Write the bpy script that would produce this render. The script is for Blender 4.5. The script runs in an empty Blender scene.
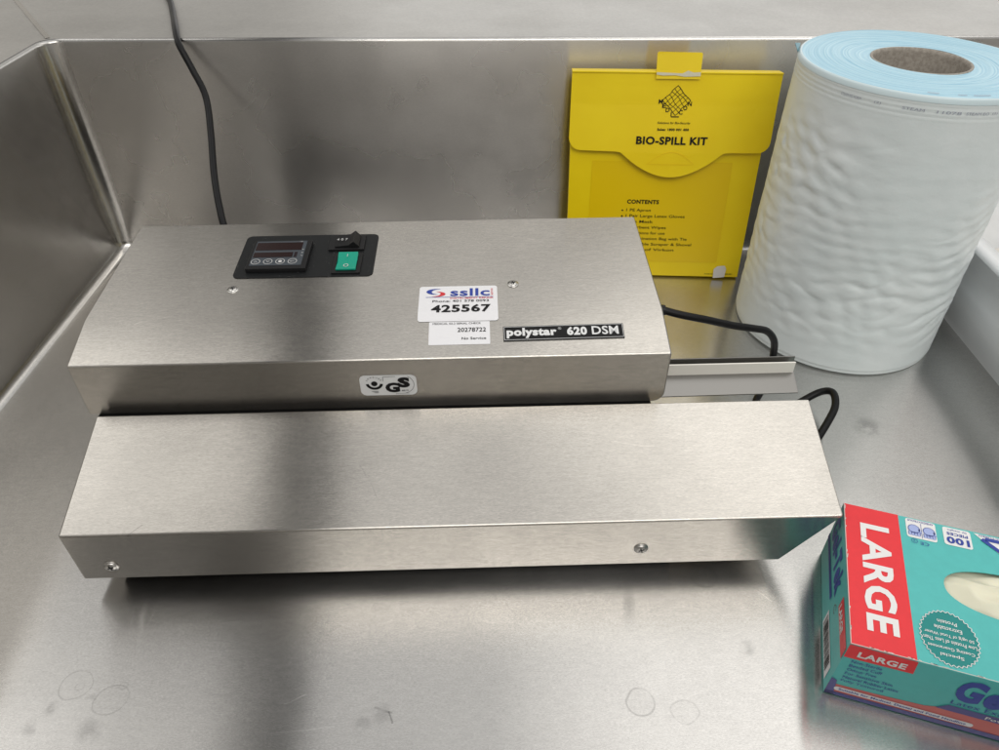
import bpy, bmesh, math, random
from mathutils import Matrix, Vector, noise
random.seed(4)
R = math.radians
C = bpy.context.scene.collection

# ------------------------------------------------------------------ camera
cam_d = bpy.data.cameras.new('camera'); cam = bpy.data.objects.new('camera', cam_d); C.objects.link(cam)
cam_d.sensor_width = 36; cam_d.lens = 729.83 / 999 * 36; cam_d.clip_start = .01; cam_d.clip_end = 50
cam.matrix_world = Matrix.Translation((0, 0, .5077)) @ Matrix.Rotation(math.pi/2 - .6946, 4, 'X') @ Matrix.Rotation(-.0073, 4, 'Z')
bpy.context.scene.camera = cam

# ------------------------------------------------------------------ surroundings light with bands added for steel reflections, and overhead lights
w = bpy.data.worlds.new('World'); bpy.context.scene.world = w; w.use_nodes = True
nt = w.node_tree; nt.nodes.clear()
def N(t, typ, **kw):
    n = t.nodes.new(typ)
    for k, v in kw.items(): setattr(n, k, v)
    return n
wo = N(nt, 'ShaderNodeOutputWorld'); wb = N(nt, 'ShaderNodeBackground'); tc = N(nt, 'ShaderNodeTexCoord')
sx = N(nt, 'ShaderNodeSeparateXYZ'); nt.links.new(tc.outputs['Generated'], sx.inputs[0])
def wm(op, a, b=None):
    n = N(nt, 'ShaderNodeMath', operation=op)
    for i, v in enumerate((a, b)):
        if v is None: continue
        if isinstance(v, (int, float)): n.inputs[i].default_value = v
        else: nt.links.new(v, n.inputs[i])
    return n.outputs[0]
def wramp(v, lo, hi, stops):
    mr = N(nt, 'ShaderNodeMapRange'); mr.inputs[1].default_value = lo; mr.inputs[2].default_value = hi
    cr = N(nt, 'ShaderNodeValToRGB'); nt.links.new(v, mr.inputs[0]); nt.links.new(mr.outputs[0], cr.inputs[0])
    e = cr.color_ramp.elements
    rgba = lambda c: (c[0], c[1], c[2], 1) if isinstance(c, tuple) else (c, c, c, 1)
    e.remove(e[1]); e[0].position = (stops[0][0]-lo)/(hi-lo); e[0].color = rgba(stops[0][1])
    for p, c in stops[1:]: k = e.new((p-lo)/(hi-lo)); k.color = rgba(c)
    return cr.outputs[0]
def wmix(f, a, b):
    n = N(nt, 'ShaderNodeMix', data_type='RGBA'); nt.links.new(f, n.inputs[0]); nt.links.new(a, n.inputs[6]); nt.links.new(b, n.inputs[7]); return n.outputs[2]
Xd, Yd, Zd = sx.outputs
# ceiling tone by height; light and dark bands are multiplied in further down
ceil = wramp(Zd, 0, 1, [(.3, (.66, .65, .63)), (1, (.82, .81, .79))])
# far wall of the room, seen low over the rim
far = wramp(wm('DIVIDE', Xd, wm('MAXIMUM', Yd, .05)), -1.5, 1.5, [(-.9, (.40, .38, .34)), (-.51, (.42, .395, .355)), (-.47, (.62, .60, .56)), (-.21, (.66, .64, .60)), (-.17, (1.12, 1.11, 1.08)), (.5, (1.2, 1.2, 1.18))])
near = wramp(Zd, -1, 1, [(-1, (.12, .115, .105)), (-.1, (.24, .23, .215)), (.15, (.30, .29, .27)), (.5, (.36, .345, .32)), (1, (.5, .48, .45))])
near_s = wramp(Xd, -1, 1, [(-.6, .7), (-.34, .8), (-.31, 2.0), (-.26, 1.8), (-.24, .9), (-.21, .55), (-.15, .6), (-.12, 1.4), (-.06, 1.5), (-.05, .9), (-.03, .9), (-.02, 1.6), (.12, 1.3), (.2, .8), (.5, .8)])  # bright and dark streaks put in to show as reflections on the back wall
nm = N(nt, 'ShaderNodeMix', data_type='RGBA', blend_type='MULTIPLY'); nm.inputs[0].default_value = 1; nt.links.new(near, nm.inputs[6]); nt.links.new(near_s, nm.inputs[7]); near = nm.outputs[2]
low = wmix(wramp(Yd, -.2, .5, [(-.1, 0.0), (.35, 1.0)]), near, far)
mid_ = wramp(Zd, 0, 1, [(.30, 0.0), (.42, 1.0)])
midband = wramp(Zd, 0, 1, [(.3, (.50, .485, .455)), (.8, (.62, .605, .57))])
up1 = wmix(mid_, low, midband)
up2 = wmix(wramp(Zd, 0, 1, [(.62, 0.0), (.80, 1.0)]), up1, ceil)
strips = wramp(Xd, -1, 1, [(-.9, 1.2), (-.53, 1.5), (-.505, .80), (-.42, .78), (-.405, .54), (-.30, .48), (-.285, .18), (-.212, .18), (-.200, .96), (.05, 1.02), (.36, .94), (.46, .86), (.9, 1.1)])  # bands by direction, shaped to give the steel its light and dark reflections
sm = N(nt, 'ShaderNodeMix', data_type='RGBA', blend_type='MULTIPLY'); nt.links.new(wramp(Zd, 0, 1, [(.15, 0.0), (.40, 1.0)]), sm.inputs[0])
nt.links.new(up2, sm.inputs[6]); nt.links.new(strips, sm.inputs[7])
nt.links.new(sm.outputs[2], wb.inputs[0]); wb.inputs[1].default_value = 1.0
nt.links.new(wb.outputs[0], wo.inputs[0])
def area(name, loc, target, sx_, sy_, power, col=(1, .97, .92)):
    d = bpy.data.lights.new(name, 'AREA'); d.shape = 'RECTANGLE'; d.size = sx_; d.size_y = sy_; d.energy = power; d.color = col
    o = bpy.data.objects.new(name, d); C.objects.link(o)
    o.matrix_world = Matrix.Translation(loc) @ (Vector(target) - Vector(loc)).to_track_quat('-Z', 'Y').to_matrix().to_4x4()
    return o
area('overhead_light', (1.15, 1.5, 2.3), (.9, 1.2, 0), 1.6, 1.6, 8)
area('overhead_light', (.5, -1.0, 2.1), (.3, .5, 0), 2.2, 1.2, 26)  # added front fill, brightens the folder and the roll
area('overhead_light', (-1.7, 1.0, 2.3), (-1.3, .9, 0), 1.0, 1.6, 5)  # added unseen light at the left, for the glossy steel to pick up
vs = bpy.context.scene.view_settings
vs.view_transform = 'Standard'; vs.look = 'None'; vs.exposure = 0; vs.gamma = 1

# ------------------------------------------------------------------ materials
def mat(name, col, rough=.5, metal=0, **kw):
    m = bpy.data.materials.new(name); m.use_nodes = True
    b = m.node_tree.nodes['Principled BSDF']
    b.inputs['Base Color'].default_value = (*col, 1); b.inputs['Roughness'].default_value = rough; b.inputs['Metallic'].default_value = metal
    for k, v in kw.items(): b.inputs[k.replace('_', ' ')].default_value = v
    return m
def math_(t, op, a, b=None, clamp=False):
    n = N(t, 'ShaderNodeMath', operation=op, use_clamp=clamp)
    for i, v in enumerate((a, b)):
        if v is None: continue
        if isinstance(v, (int, float)): n.inputs[i].default_value = v
        else: t.links.new(v, n.inputs[i])
    return n.outputs[0]
def ramp(t, v, a, b, lo=0, hi=1, smooth=True):
    n = N(t, 'ShaderNodeMapRange', interpolation_type='SMOOTHSTEP' if smooth else 'LINEAR')
    t.links.new(v, n.inputs[0]); n.inputs[1].default_value = a; n.inputs[2].default_value = b; n.inputs[3].default_value = lo; n.inputs[4].default_value = hi
    return n.outputs[0]
def add_noise(t, scale, detail=2, rough=.5, stretch=(1, 1, 1), coord='Object', w=0):
    tc = N(t, 'ShaderNodeTexCoord'); mp = N(t, 'ShaderNodeMapping'); nz = N(t, 'ShaderNodeTexNoise')
    t.links.new(tc.outputs[coord], mp.inputs[0]); mp.inputs['Scale'].default_value = stretch; mp.inputs['Location'].default_value = (w, w*.7, w*.3)
    t.links.new(mp.outputs[0], nz.inputs[0]); nz.inputs['Scale'].default_value = scale; nz.inputs['Detail'].default_value = detail; nz.inputs['Roughness'].default_value = rough
    return nz.outputs[0]
def mixc(t, f, a, b, mode='MIX'):
    n = N(t, 'ShaderNodeMix', data_type='RGBA', blend_type=mode)
    for i, v in ((0, f), (6, a), (7, b)):
        if isinstance(v, (int, float)): n.inputs[i].default_value = v
        elif isinstance(v, tuple): n.inputs[i].default_value = (*v, 1)
        else: t.links.new(v, n.inputs[i])
    return n.outputs[2]
def steel(name, col, rough, aniso, tangent=(1, 0, 0), grain=(1, 9, 9), rings=(), arcs=(), lines=(), bump=.04, smudge=.1, speck=.12, warp=0, org=(.3, .47)):
    m = mat(name, col, rough, 1.0); t = m.node_tree; b = t.nodes['Principled BSDF']
    b.inputs['Anisotropic'].default_value = aniso
    cx = N(t, 'ShaderNodeCombineXYZ')
    for i in range(3): cx.inputs[i].default_value = tangent[i]
    vt = N(t, 'ShaderNodeVectorTransform', vector_type='VECTOR', convert_from='OBJECT', convert_to='WORLD')
    t.links.new(cx.outputs[0], vt.inputs[0]); t.links.new(vt.outputs[0], b.inputs['Tangent'])
    fine = add_noise(t, 260, 3, .65, grain)                  # short brush dashes
    mid = add_noise(t, 60, 3, .6, grain, w=3)
    big = add_noise(t, 5, 4, .6, (1, 1, 1), w=7)             # handling smears
    c1 = ramp(t, fine, .3, .72, 1 - speck, 1 + speck*.5, False)
    c2 = ramp(t, mid, .3, .7, 1 - speck*.35, 1 + speck*.2, False)
    c3 = ramp(t, big, .35, .7, 1 - smudge, 1.0)
    f = math_(t, 'MULTIPLY', math_(t, 'MULTIPLY', c1, c2), c3)
    if rings or arcs or lines:
        tc = N(t, 'ShaderNodeTexCoord'); nz = N(t, 'ShaderNodeTexNoise'); nz.inputs['Scale'].default_value = 45
        t.links.new(tc.outputs['Object'], nz.inputs[0])
        off = N(t, 'ShaderNodeVectorMath', operation='MULTIPLY_ADD'); t.links.new(nz.outputs['Color'], off.inputs[0])
        off.inputs[1].default_value = (.006, .006, 0); t.links.new(tc.outputs['Object'], off.inputs[2])
        pos = off.outputs[0]
        brk = ramp(t, add_noise(t, 60, 2, .5, w=11), .3, .6)
        def dist(x, y):
            x -= org[0]; y -= org[1]                            # object origin of the basin
            d = N(t, 'ShaderNodeVectorMath', operation='DISTANCE'); t.links.new(pos, d.inputs[0]); d.inputs[1].default_value = (x + .003, y + .003, 0); return d.outputs['Value']
        for (x, y, r, wd, s, inner) in rings:
            d = dist(x, y); dd = math_(t, 'ABSOLUTE', math_(t, 'SUBTRACT', d, r))
            k = ramp(t, dd, wd, wd*.2, 0, 1)
            k = math_(t, 'MULTIPLY', k, ramp(t, add_noise(t, 60, 2, .5, w=x*40), .25, .55, .35, 1))
            f = math_(t, 'MULTIPLY', f, math_(t, 'SUBTRACT', 1, math_(t, 'MULTIPLY', k, s)))
            if inner:
                f = math_(t, 'MULTIPLY', f, math_(t, 'SUBTRACT', 1, math_(t, 'MULTIPLY', ramp(t, d, r, r*.8), inner)))
        for (x, y, r, s) in arcs:                            # soft smudges
            d = dist(x, y)
            k = math_(t, 'MULTIPLY', ramp(t, d, r, r*.2), ramp(t, add_noise(t, 70, 3, .6, w=x*9), .35, .6))
            f = math_(t, 'MULTIPLY', f, math_(t, 'SUBTRACT', 1, math_(t, 'MULTIPLY', k, s)))
        for (x0, y0, x1, y1, wd, s) in lines:                # scratches
            x0 -= org[0]; x1 -= org[0]; y0 -= org[1]; y1 -= org[1]
            L = math.hypot(x1-x0, y1-y0); ux, uy = (x1-x0)/L, (y1-y0)/L
            sp = N(t, 'ShaderNodeSeparateXYZ'); t.links.new(pos, sp.inputs[0])
            px = math_(t, 'SUBTRACT', sp.outputs[0], x0 + .003); py = math_(t, 'SUBTRACT', sp.outputs[1], y0 + .003)
            al = math_(t, 'ADD', math_(t, 'MULTIPLY', px, ux), math_(t, 'MULTIPLY', py, uy))
            ac = math_(t, 'ABSOLUTE', math_(t, 'ADD', math_(t, 'MULTIPLY', px, -uy), math_(t, 'MULTIPLY', py, ux)))
            ins = math_(t, 'MULTIPLY', math_(t, 'GREATER_THAN', al, 0), math_(t, 'LESS_THAN', al, L))
            k = math_(t, 'MULTIPLY', math_(t, 'MULTIPLY', ramp(t, ac, wd, wd*.2), ins), brk)
            f = math_(t, 'ADD', f, math_(t, 'MULTIPLY', k, s))
    cc = N(t, 'ShaderNodeMix', data_type='RGBA', blend_type='MULTIPLY'); cc.inputs[0].default_value = 1
    cc.inputs[6].default_value = (*col, 1); t.links.new(f, cc.inputs[7]); t.links.new(cc.outputs[2], b.inputs['Base Color'])
    rr = ramp(t, add_noise(t, 7, 3, .6, w=5), .3, .7, rough*.92, rough*1.1); t.links.new(rr, b.inputs['Roughness'])
    bp = N(t, 'ShaderNodeBump'); bp.inputs['Strength'].default_value = bump; bp.inputs['Distance'].default_value = .001
    t.links.new(fine, bp.inputs['Height'])
    if warp:
        b2 = N(t, 'ShaderNodeBump'); b2.inputs['Strength'].default_value = warp; b2.inputs['Distance'].default_value = .0012
        t.links.new(add_noise(t, 7, 2, .4, w=21), b2.inputs['Height']); t.links.new(b2.outputs[0], bp.inputs['Normal'])
    t.links.new(bp.outputs[0], b.inputs['Normal'])
    return m
# floor stains are given in sink coordinates
SRINGS = [(.1602, .3535, .0105, .0011, .22, .03), (.0942, .2491, .0098, .0011, .26, .04), (.1239, .2418, .009, .001, .16, .02),
          (-.3116, .2587, .0115, .0009, .18, .02), (-.2812, .2483, .0115, .0009, .18, .02), (-.3085, .2572, .003, .0009, .14, 0), (-.277, .2592, .003, .0009, .14, 0)]
SARC = [(.1792, .2905, .009, .25), (-.320, .243, .008, .26), (-.296, .247, .007, .24), (-.327, .229, .009, .24), (-.287, .226, .012, .25),
        (-.36, .44, .02, .2), (-.087, .2384, .01, .16), (-.1, .232, .008, .18), (.02, .36, .02, .12), (.25, .42, .03, .15), (.36, .53, .02, .3)]
SLIN = [(-.1582, .2453, -.1424, .2538, .0006, .25), (-.1586, .2259, -.119, .2304, .0006, .22), (-.2769, .31, -.2769, .34, .001, .12),
        (-.27, .385, -.24, .392, .0007, .18), (-.385, .43, -.375, .438, .0006, -.3), (.04, .33, .07, .338, .0006, .14), (.2, .34, .21, .33, .0006, .2),
        (.385, .56, .392, .548, .0005, -.3), (-.094, .243, -.08, .240, .0009, -.3), (-.083, .241, -.079, .233, .0009, -.35)]
STEEL = (.60, .575, .535)
M = {}
M['basin'] = steel('basin steel', (.61, .60, .585), .195, 1.0, (0, 1, 0), bump=.015, rings=SRINGS, arcs=SARC, lines=SLIN, grain=(1.8, 5, 5), smudge=.09, speck=.17, warp=.5)
M['basin_side'] = steel('basin side steel', (.60, .58, .55), .22, 1.0, (0, 0, 1), (3, 1, 3), bump=.015, speck=.06, warp=1)
M['basin_back'] = steel('basin back steel', (.62, .60, .575), .27, 1.0, (0, 0, 1), (1, 3, 3), bump=.015, speck=.06, warp=1)
M['weld'] = steel('weld steel', (.74, .72, .69), .22, .0, (1, 0, 0), (1, 1, 1), speck=.12)
M['ledge'] = steel('ledge steel', (.66, .645, .62), .42, .2, (1, 0, 0), (1, 1, 1), speck=.08)
M['housing'] = steel('brushed housing steel', (.625, .598, .556), .21, 1.0, (0, 1, 1), (1.3, 8, 8), bump=.025, speck=.18, smudge=.12, warp=.6, org=(-.05, .5),
    arcs=[(-.252, .352, .016, .16), (-.20, .40, .03, .10), (-.30, .60, .02, .12), (.08, .60, .03, .10), (.12, .38, .03, .08), (-.13, .535, .02, .10)],
    lines=[(-.268, .3472, -.258, .3550, .0005, -.25), (.02, .62, .05, .612, .0005, .2), (-.29, .50, -.26, .508, .0005, .18), (.10, .415, .16, .405, .0005, .16), (-.10, .40, -.085, .372, .0005, -.14), (.09, .57, .13, .58, .0004, .2)])
M['rail'] = mat('rail steel', (.24, .235, .225), .3, 1)
M['screw'] = mat('screw steel', (.62, .61, .59), .3, 1)
M['dark'] = mat('dark recess', (.01, .01, .01), .6)
M['black'] = mat('black enamel', (.006, .006, .006), .6, Specular_IOR_Level=.08)
M['panel'] = mat('black panel foil', (.012, .013, .014), .38, Specular_IOR_Level=.22)
t = M['panel'].node_tree; b = t.nodes['Principled BSDF']
dust = ramp(t, add_noise(t, 900, 1, .4), .74, .78, 0, .5); t.links.new(mixc(t, dust, (.012, .013, .014), (.4, .4, .4)), b.inputs['Base Color'])
M['plastic'] = mat('black plastic', (.014, .014, .015), .35, Specular_IOR_Level=.22)
M['cable'] = mat('black cable', (.008, .008, .009), .42, Specular_IOR_Level=.22)
M['screen'] = mat('grey overlay', (.055, .065, .078), .3)
M['window'] = mat('dark red display window', (.02, .009, .009), .15)
M['green'] = mat('green rocker', (.0, .31, .21), .28, 0)
M['sticker'] = mat('white sticker', (.80, .80, .83), .4)
M['silver'] = mat('silver sticker', (.72, .73, .74), .38)
M['ink'] = mat('black ink', (.008, .008, .009), .5, Specular_IOR_Level=.22)
M['greyink'] = mat('grey ink', (.16, .16, .17), .5)
M['lightink'] = mat('light ink', (.6, .6, .6), .4)
M['blueink'] = mat('blue ink', (.02, .05, .33), .45)
M['redink'] = mat('red ink', (.62, .03, .04), .45)
M['cream'] = mat('cream seal strip', (.88, .86, .80), .4)
M['card'] = mat('grey card core', (.23, .20, .17), .85)
t = M['card'].node_tree; b = t.nodes['Principled BSDF']
t.links.new(mixc(t, ramp(t, add_noise(t, 300, 4, .7), .35, .65), (.30, .27, .235), (.42, .385, .34)), b.inputs['Base Color'])
M['whiteplastic'] = mat('white tray plastic', (.88, .90, .92), .3)
# yellow polypropylene
m = M['yellow'] = mat('yellow polypropylene', (.9, .7, .003), .36); t = m.node_tree; b = t.nodes['Principled BSDF']
t.links.new(mixc(t, ramp(t, add_noise(t, 9, 3, .5), .3, .7), (.90, .66, .003), (.96, .735, .006)), b.inputs['Base Color'])
bp = N(t, 'ShaderNodeBump'); bp.inputs['Strength'].default_value = .35; bp.inputs['Distance'].default_value = .004
t.links.new(add_noise(t, 7, 3, .5, w=2), bp.inputs['Height']); t.links.new(bp.outputs[0], b.inputs['Normal'])
M['yellowclear'] = mat('yellow inner pocket', (.86, .60, .003), .3)
m = M['film'] = mat('clear tape', (.95, .95, .92), .12, Alpha=.3)
# roll materials
m = M['paper'] = mat('white medical paper', (.78, .83, .84), .42); t = m.node_tree; b = t.nodes['Principled BSDF']
b.inputs['Subsurface Weight'].default_value = .0; b.inputs['Coat Weight'].default_value = .25; b.inputs['Coat Roughness'].default_value = .3
t.links.new(mixc(t, ramp(t, add_noise(t, 16, 4, .6), .3, .7), (.75, .81, .82), (.80, .85, .86)), b.inputs['Base Color'])
bp = N(t, 'ShaderNodeBump'); bp.inputs['Strength'].default_value = .25; bp.inputs['Distance'].default_value = .002
t.links.new(add_noise(t, 60, 4, .6, (1, 1, 1.5)), bp.inputs['Height']); t.links.new(bp.outputs[0], b.inputs['Normal'])
m = M['bluefilm'] = mat('light blue film layers', (.38, .66, .82), .4); t = m.node_tree; b = t.nodes['Principled BSDF']
tc = N(t, 'ShaderNodeTexCoord'); ln = N(t, 'ShaderNodeVectorMath', operation='LENGTH')
mp = N(t, 'ShaderNodeMapping'); mp.inputs['Scale'].default_value = (1, 1, 0); t.links.new(tc.outputs['Object'], mp.inputs[0])
wv = add_noise(t, 4, 2, .5, w=4)
t.links.new(mp.outputs[0], ln.inputs[0])
rad = math_(t, 'ADD', ln.outputs['Value'], math_(t, 'MULTIPLY', wv, .004))
cb = N(t, 'ShaderNodeCombineXYZ'); t.links.new(math_(t, 'MULTIPLY', rad, 260), cb.inputs[0])
rn = N(t, 'ShaderNodeTexNoise'); rn.inputs['Scale'].default_value = 1.6; rn.inputs['Detail'].default_value = 4; rn.inputs['Roughness'].default_value = .7; t.links.new(cb.outputs[0], rn.inputs[0])
t.links.new(mixc(t, ramp(t, rn.outputs[0], .32, .68), (.27, .54, .71), (.56, .79, .89)), b.inputs['Base Color'])
bp = N(t, 'ShaderNodeBump'); bp.inputs['Strength'].default_value = .5; bp.inputs['Distance'].default_value = .001
t.links.new(rn.outputs[0], bp.inputs['Height']); t.links.new(bp.outputs[0], b.inputs['Normal'])
M['filmedge'] = mat('pale film edge', (.62, .74, .78), .3)
M['print'] = mat('faint violet print', (.36, .38, .46), .5)
# glove box card
def card(name, col, v=.03):
    m = mat(name, col, .42); t = m.node_tree; b = t.nodes['Principled BSDF']
    t.links.new(mixc(t, ramp(t, add_noise(t, 120, 4, .7), .3, .7), tuple(c*(1-v) for c in col), tuple(min(1, c*(1+v)) for c in col)), b.inputs['Base Color'])
    return m
M['teal'] = card('teal carton', (.085, .50, .485)); M['tealdark'] = card('dark teal print', (.0, .24, .23))
M['tealgrey'] = card('pale teal print', (.18, .42, .38))
M['red'] = card('red print', (.80, .025, .035)); M['rose'] = card('rose print', (.60, .14, .13)); M['navy'] = card('navy print', (.05, .05, .24))
M['whiteink'] = mat('white print', (.82, .82, .82), .45); M['paleblue'] = mat('pale blue print', (.38, .46, .78), .45)
M['greycard'] = card('raw card', (.5, .5, .48))
m = M['latex'] = mat('cream latex', (.80, .78, .62), .5); m.node_tree.nodes['Principled BSDF'].inputs['Subsurface Weight'].default_value = .15
m.node_tree.nodes['Principled BSDF'].inputs['Subsurface Radius'].default_value = (.004, .003, .002)

# ------------------------------------------------------------------ builders
WM = {}
def thing(name, label, cat, origin, rz=0, group=None, kind=None):
    o = bpy.data.objects.new(name, None); C.objects.link(o); o.empty_display_size = .03
    mw = Matrix.Translation(origin) @ Matrix.Rotation(rz, 4, 'Z'); o.matrix_world = mw; WM[o.name] = mw
    o['label'] = label; o['category'] = cat
    if group: o['group'] = group
    if kind: o['kind'] = kind
    return o
def obj(name, bm, mats, parent=None, frame=None, smooth=False, bevel=0, seg=3, label=None, normals=True):
    """bm is in the coordinates of frame (a world matrix); stored relative to the parent"""
    frame = frame or Matrix.Identity(4)
    pm = WM[parent.name] if parent else Matrix.Identity(4)
    bmesh.ops.transform(bm, matrix=pm.inverted() @ frame, verts=bm.verts)
    if normals: bmesh.ops.recalc_face_normals(bm, faces=bm.faces)
    me = bpy.data.meshes.new(name); bm.to_mesh(me); bm.free()
    o = bpy.data.objects.new(name, me); C.objects.link(o)
    if not isinstance(mats, (list, tuple)): mats = [mats]
    for m in mats: me.materials.append(m)
    if smooth or bevel:
        for p in me.polygons: p.use_smooth = True
    if bevel:
        md = o.modifiers.new('bevel', 'BEVEL'); md.width = bevel; md.segments = seg; md.limit_method = 'ANGLE'; md.angle_limit = R(25); md.harden_normals = True
    if parent: o.parent = parent
    WM[o.name] = pm
    if label: o['label'] = label
    return o
def nb(): return bmesh.new()
def quad(bm, pts, mi=0):
    f = bm.faces.new([bm.verts.new(p) for p in pts]); f.material_index = mi; return f
def box(bm, x0, x1, y0, y1, z0, z1, mi=0):
    r = bmesh.ops.create_cube(bm, size=1, matrix=Matrix.Translation(((x0+x1)/2, (y0+y1)/2, (z0+z1)/2)) @ Matrix.Diagonal((x1-x0, y1-y0, z1-z0, 1)))
    for f in {f for v in r['verts'] for f in v.link_faces}: f.material_index = mi
    return r['verts']
def prism(bm, pts, ext, mi=0):
    """closed solid: polygon pts swept by vector ext"""
    a = [bm.verts.new(p) for p in pts]; b_ = [bm.verts.new(Vector(p) + Vector(ext)) for p in pts]
    fs = [bm.faces.new(a[::-1]), bm.faces.new(b_)]
    n = len(pts)
    for i in range(n): fs.append(bm.faces.new((a[i], a[(i+1) % n], b_[(i+1) % n], b_[i])))
    for f in fs: f.material_index = mi
    return fs
def rrect(x0, y0, x1, y1, r, n=6):
    p = []
    for cx, cy, a0 in ((x1-r, y1-r, 0), (x0+r, y1-r, 90), (x0+r, y0+r, 180), (x1-r, y0+r, 270)):
        for i in range(n+1):
            a = R(a0 + 90*i/n); p.append((cx + r*math.cos(a), cy + r*math.sin(a)))
    return p
def plate(bm, poly, z0, z1, mi=0):
    if z1 > z0: return prism(bm, [(x, y, z0) for x, y in poly], (0, 0, z1-z0), mi)
    f = bm.faces.new([bm.verts.new((x, y, z0)) for x, y in poly]); f.material_index = mi
def tube(bm, pts, r, seg=14, mi=0, res=6, caps=True):
    P = [Vector(p) for p in pts]; Q = []
    for i in range(len(P)-1):
        p0 = P[max(i-1, 0)]; p1 = P[i]; p2 = P[i+1]; p3 = P[min(i+2, len(P)-1)]
        for k in range(res):
            s = k/res
            Q.append(.5*((2*p1) + (p2-p0)*s + (2*p0-5*p1+4*p2-p3)*s*s + (3*p1-p0-3*p2+p3)*s**3))
    Q.append(P[-1]); rings = []; up = None
    for i, q in enumerate(Q):
        d = (Q[min(i+1, len(Q)-1)] - Q[max(i-1, 0)]).normalized()
        if up is None: up = d.orthogonal().normalized()
        up = (up - d*up.dot(d)).normalized(); sd = d.cross(up)
        rings.append([bm.verts.new(q + r*(math.cos(2*math.pi*k/seg)*up + math.sin(2*math.pi*k/seg)*sd)) for k in range(seg)])
    for a, b_ in zip(rings, rings[1:]):
        for k in range(seg): bm.faces.new((a[k], a[(k+1) % seg], b_[(k+1) % seg], b_[k])).material_index = mi
    if caps: bm.faces.new(rings[0][::-1]); bm.faces.new(rings[-1])
def disc(bm, cx, cy, r, z, mi=0, n=20, ry=None):
    f = bm.faces.new([bm.verts.new((cx + r*math.cos(2*math.pi*k/n), cy + (ry or r)*math.sin(2*math.pi*k/n), z)) for k in range(n)]); f.material_index = mi
def ringf(bm, cx, cy, r0, r1, z, mi=0, n=24, a0=0, a1=360):
    vs_ = []
    for k in range(n+1):
        a = R(a0 + (a1-a0)*k/n); vs_.append((bm.verts.new((cx+r0*math.cos(a), cy+r0*math.sin(a), z)), bm.verts.new((cx+r1*math.cos(a), cy+r1*math.sin(a), z))))
    for p, q in zip(vs_, vs_[1:]): bm.faces.new((p[0], p[1], q[1], q[0])).material_index = mi
def stroke(bm, pts, wd, z, mi=0):
    for p, q in zip(pts, pts[1:]):
        d = Vector((q[0]-p[0], q[1]-p[1])); n_ = Vector((-d.y, d.x)).normalized()*wd/2
        quad(bm, [(p[0]-n_.x, p[1]-n_.y, z), (q[0]-n_.x, q[1]-n_.y, z), (q[0]+n_.x, q[1]+n_.y, z), (p[0]+n_.x, p[1]+n_.y, z)], mi)
def text(bm, s, x0, y0, x1, y1, z, mi=0, bold=0, rot=0, shear=0):
    """flat lettering fitted to the rectangle x0..x1, y0..y1; rot in degrees turns the reading direction (rectangle is the final one)"""
    cu = bpy.data.curves.new('t', 'FONT'); cu.body = s; cu.size = 1; cu.offset = bold; cu.shear = shear; cu.resolution_u = 3; cu.space_character = 1 + bold*2.2
    o = bpy.data.objects.new('t', cu); C.objects.link(o)
    dg = bpy.context.evaluated_depsgraph_get(); me = bpy.data.meshes.new_from_object(o.evaluated_get(dg))
    vs_ = [v.co.copy() for v in me.vertices]
    if vs_:
        c, sn = round(math.cos(R(rot))), round(math.sin(R(rot)))
        vs_ = [(v.x*c - v.y*sn, v.x*sn + v.y*c) for v in vs_]
        ax, bx = min(v[0] for v in vs_), max(v[0] for v in vs_); ay, by = min(v[1] for v in vs_), max(v[1] for v in vs_)
        bv = [bm.verts.new((x0 + (v[0]-ax)/(bx-ax)*(x1-x0), y0 + (v[1]-ay)/(by-ay)*(y1-y0), z)) for v in vs_]
        for p in me.polygons:
            try: bm.faces.new([bv[i] for i in p.vertices]).material_index = mi
            except ValueError: pass
    bpy.data.objects.remove(o); bpy.data.curves.remove(cu); bpy.data.meshes.remove(me)
def frame_of(base, o, u, v):
    """matrix with x axis u, y axis v, origin o, given in the coordinates of base"""
    u = Vector(u).normalized(); v = Vector(v).normalized(); n = u.cross(v)
    return base @ Matrix(((u.x, v.x, n.x, o[0]), (u.y, v.y, n.y, o[1]), (u.z, v.z, n.z, o[2]), (0, 0, 0, 1)))

# ------------------------------------------------------------------ the sink
SK = Matrix.Rotation(-.0141, 4, 'Z')                  # sink coordinates -> world
XL, YB, HR, XR, YF = -.530, .8816, .2716, 1.15, .06
sink = thing('steel_sink', 'wide brushed stainless steel sink basin under all the items', 'sink', SK @ Vector((.3, .47, 0)), -.0141, kind='structure')
def loop(d, z, r, n=8):
    out = []
    r = max(r, .0004)
    for cx, cy, a0 in ((XR-d-r, YB-d-r, 0), (XL+d+r, YB-d-r, 90), (XL+d+r, YF+d+r, 180), (XR-d-r, YF+d+r, 270)):
        for i in range(n+1):
            a = R(a0 + 90*i/n); out.append(Vector((cx + r*math.cos(a), cy + r*math.sin(a), z)))
    return out
def skin(bm, loops, fill=False):
    L = [[bm.verts.new(p) for p in l] for l in loops]; n = len(L[0])
    for a, b_ in zip(L, L[1:]):
        for i in range(n): bm.faces.new((a[i], a[(i+1) % n], b_[(i+1) % n], b_[i]))
    if fill: bm.faces.new(L[-1])
    return L
RC, RF = .020, .013
walls = []
for k in range(5):                                     # rim roll-over
    a = R(90*k/4); walls.append(loop(-.004 + .004*math.sin(a), HR - .004 + .004*math.cos(a), RC))
for k in range(1, 6): walls.append(loop(.0, HR - .004 - (HR-.004-RF)*k/6, RC))
for k in range(7):
    a = R(90*k/6); walls.append(loop(RF*(1-math.cos(a)), RF*(1-math.sin(a)), RC*.7))
bm = nb(); skin(bm, walls, True)
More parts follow.
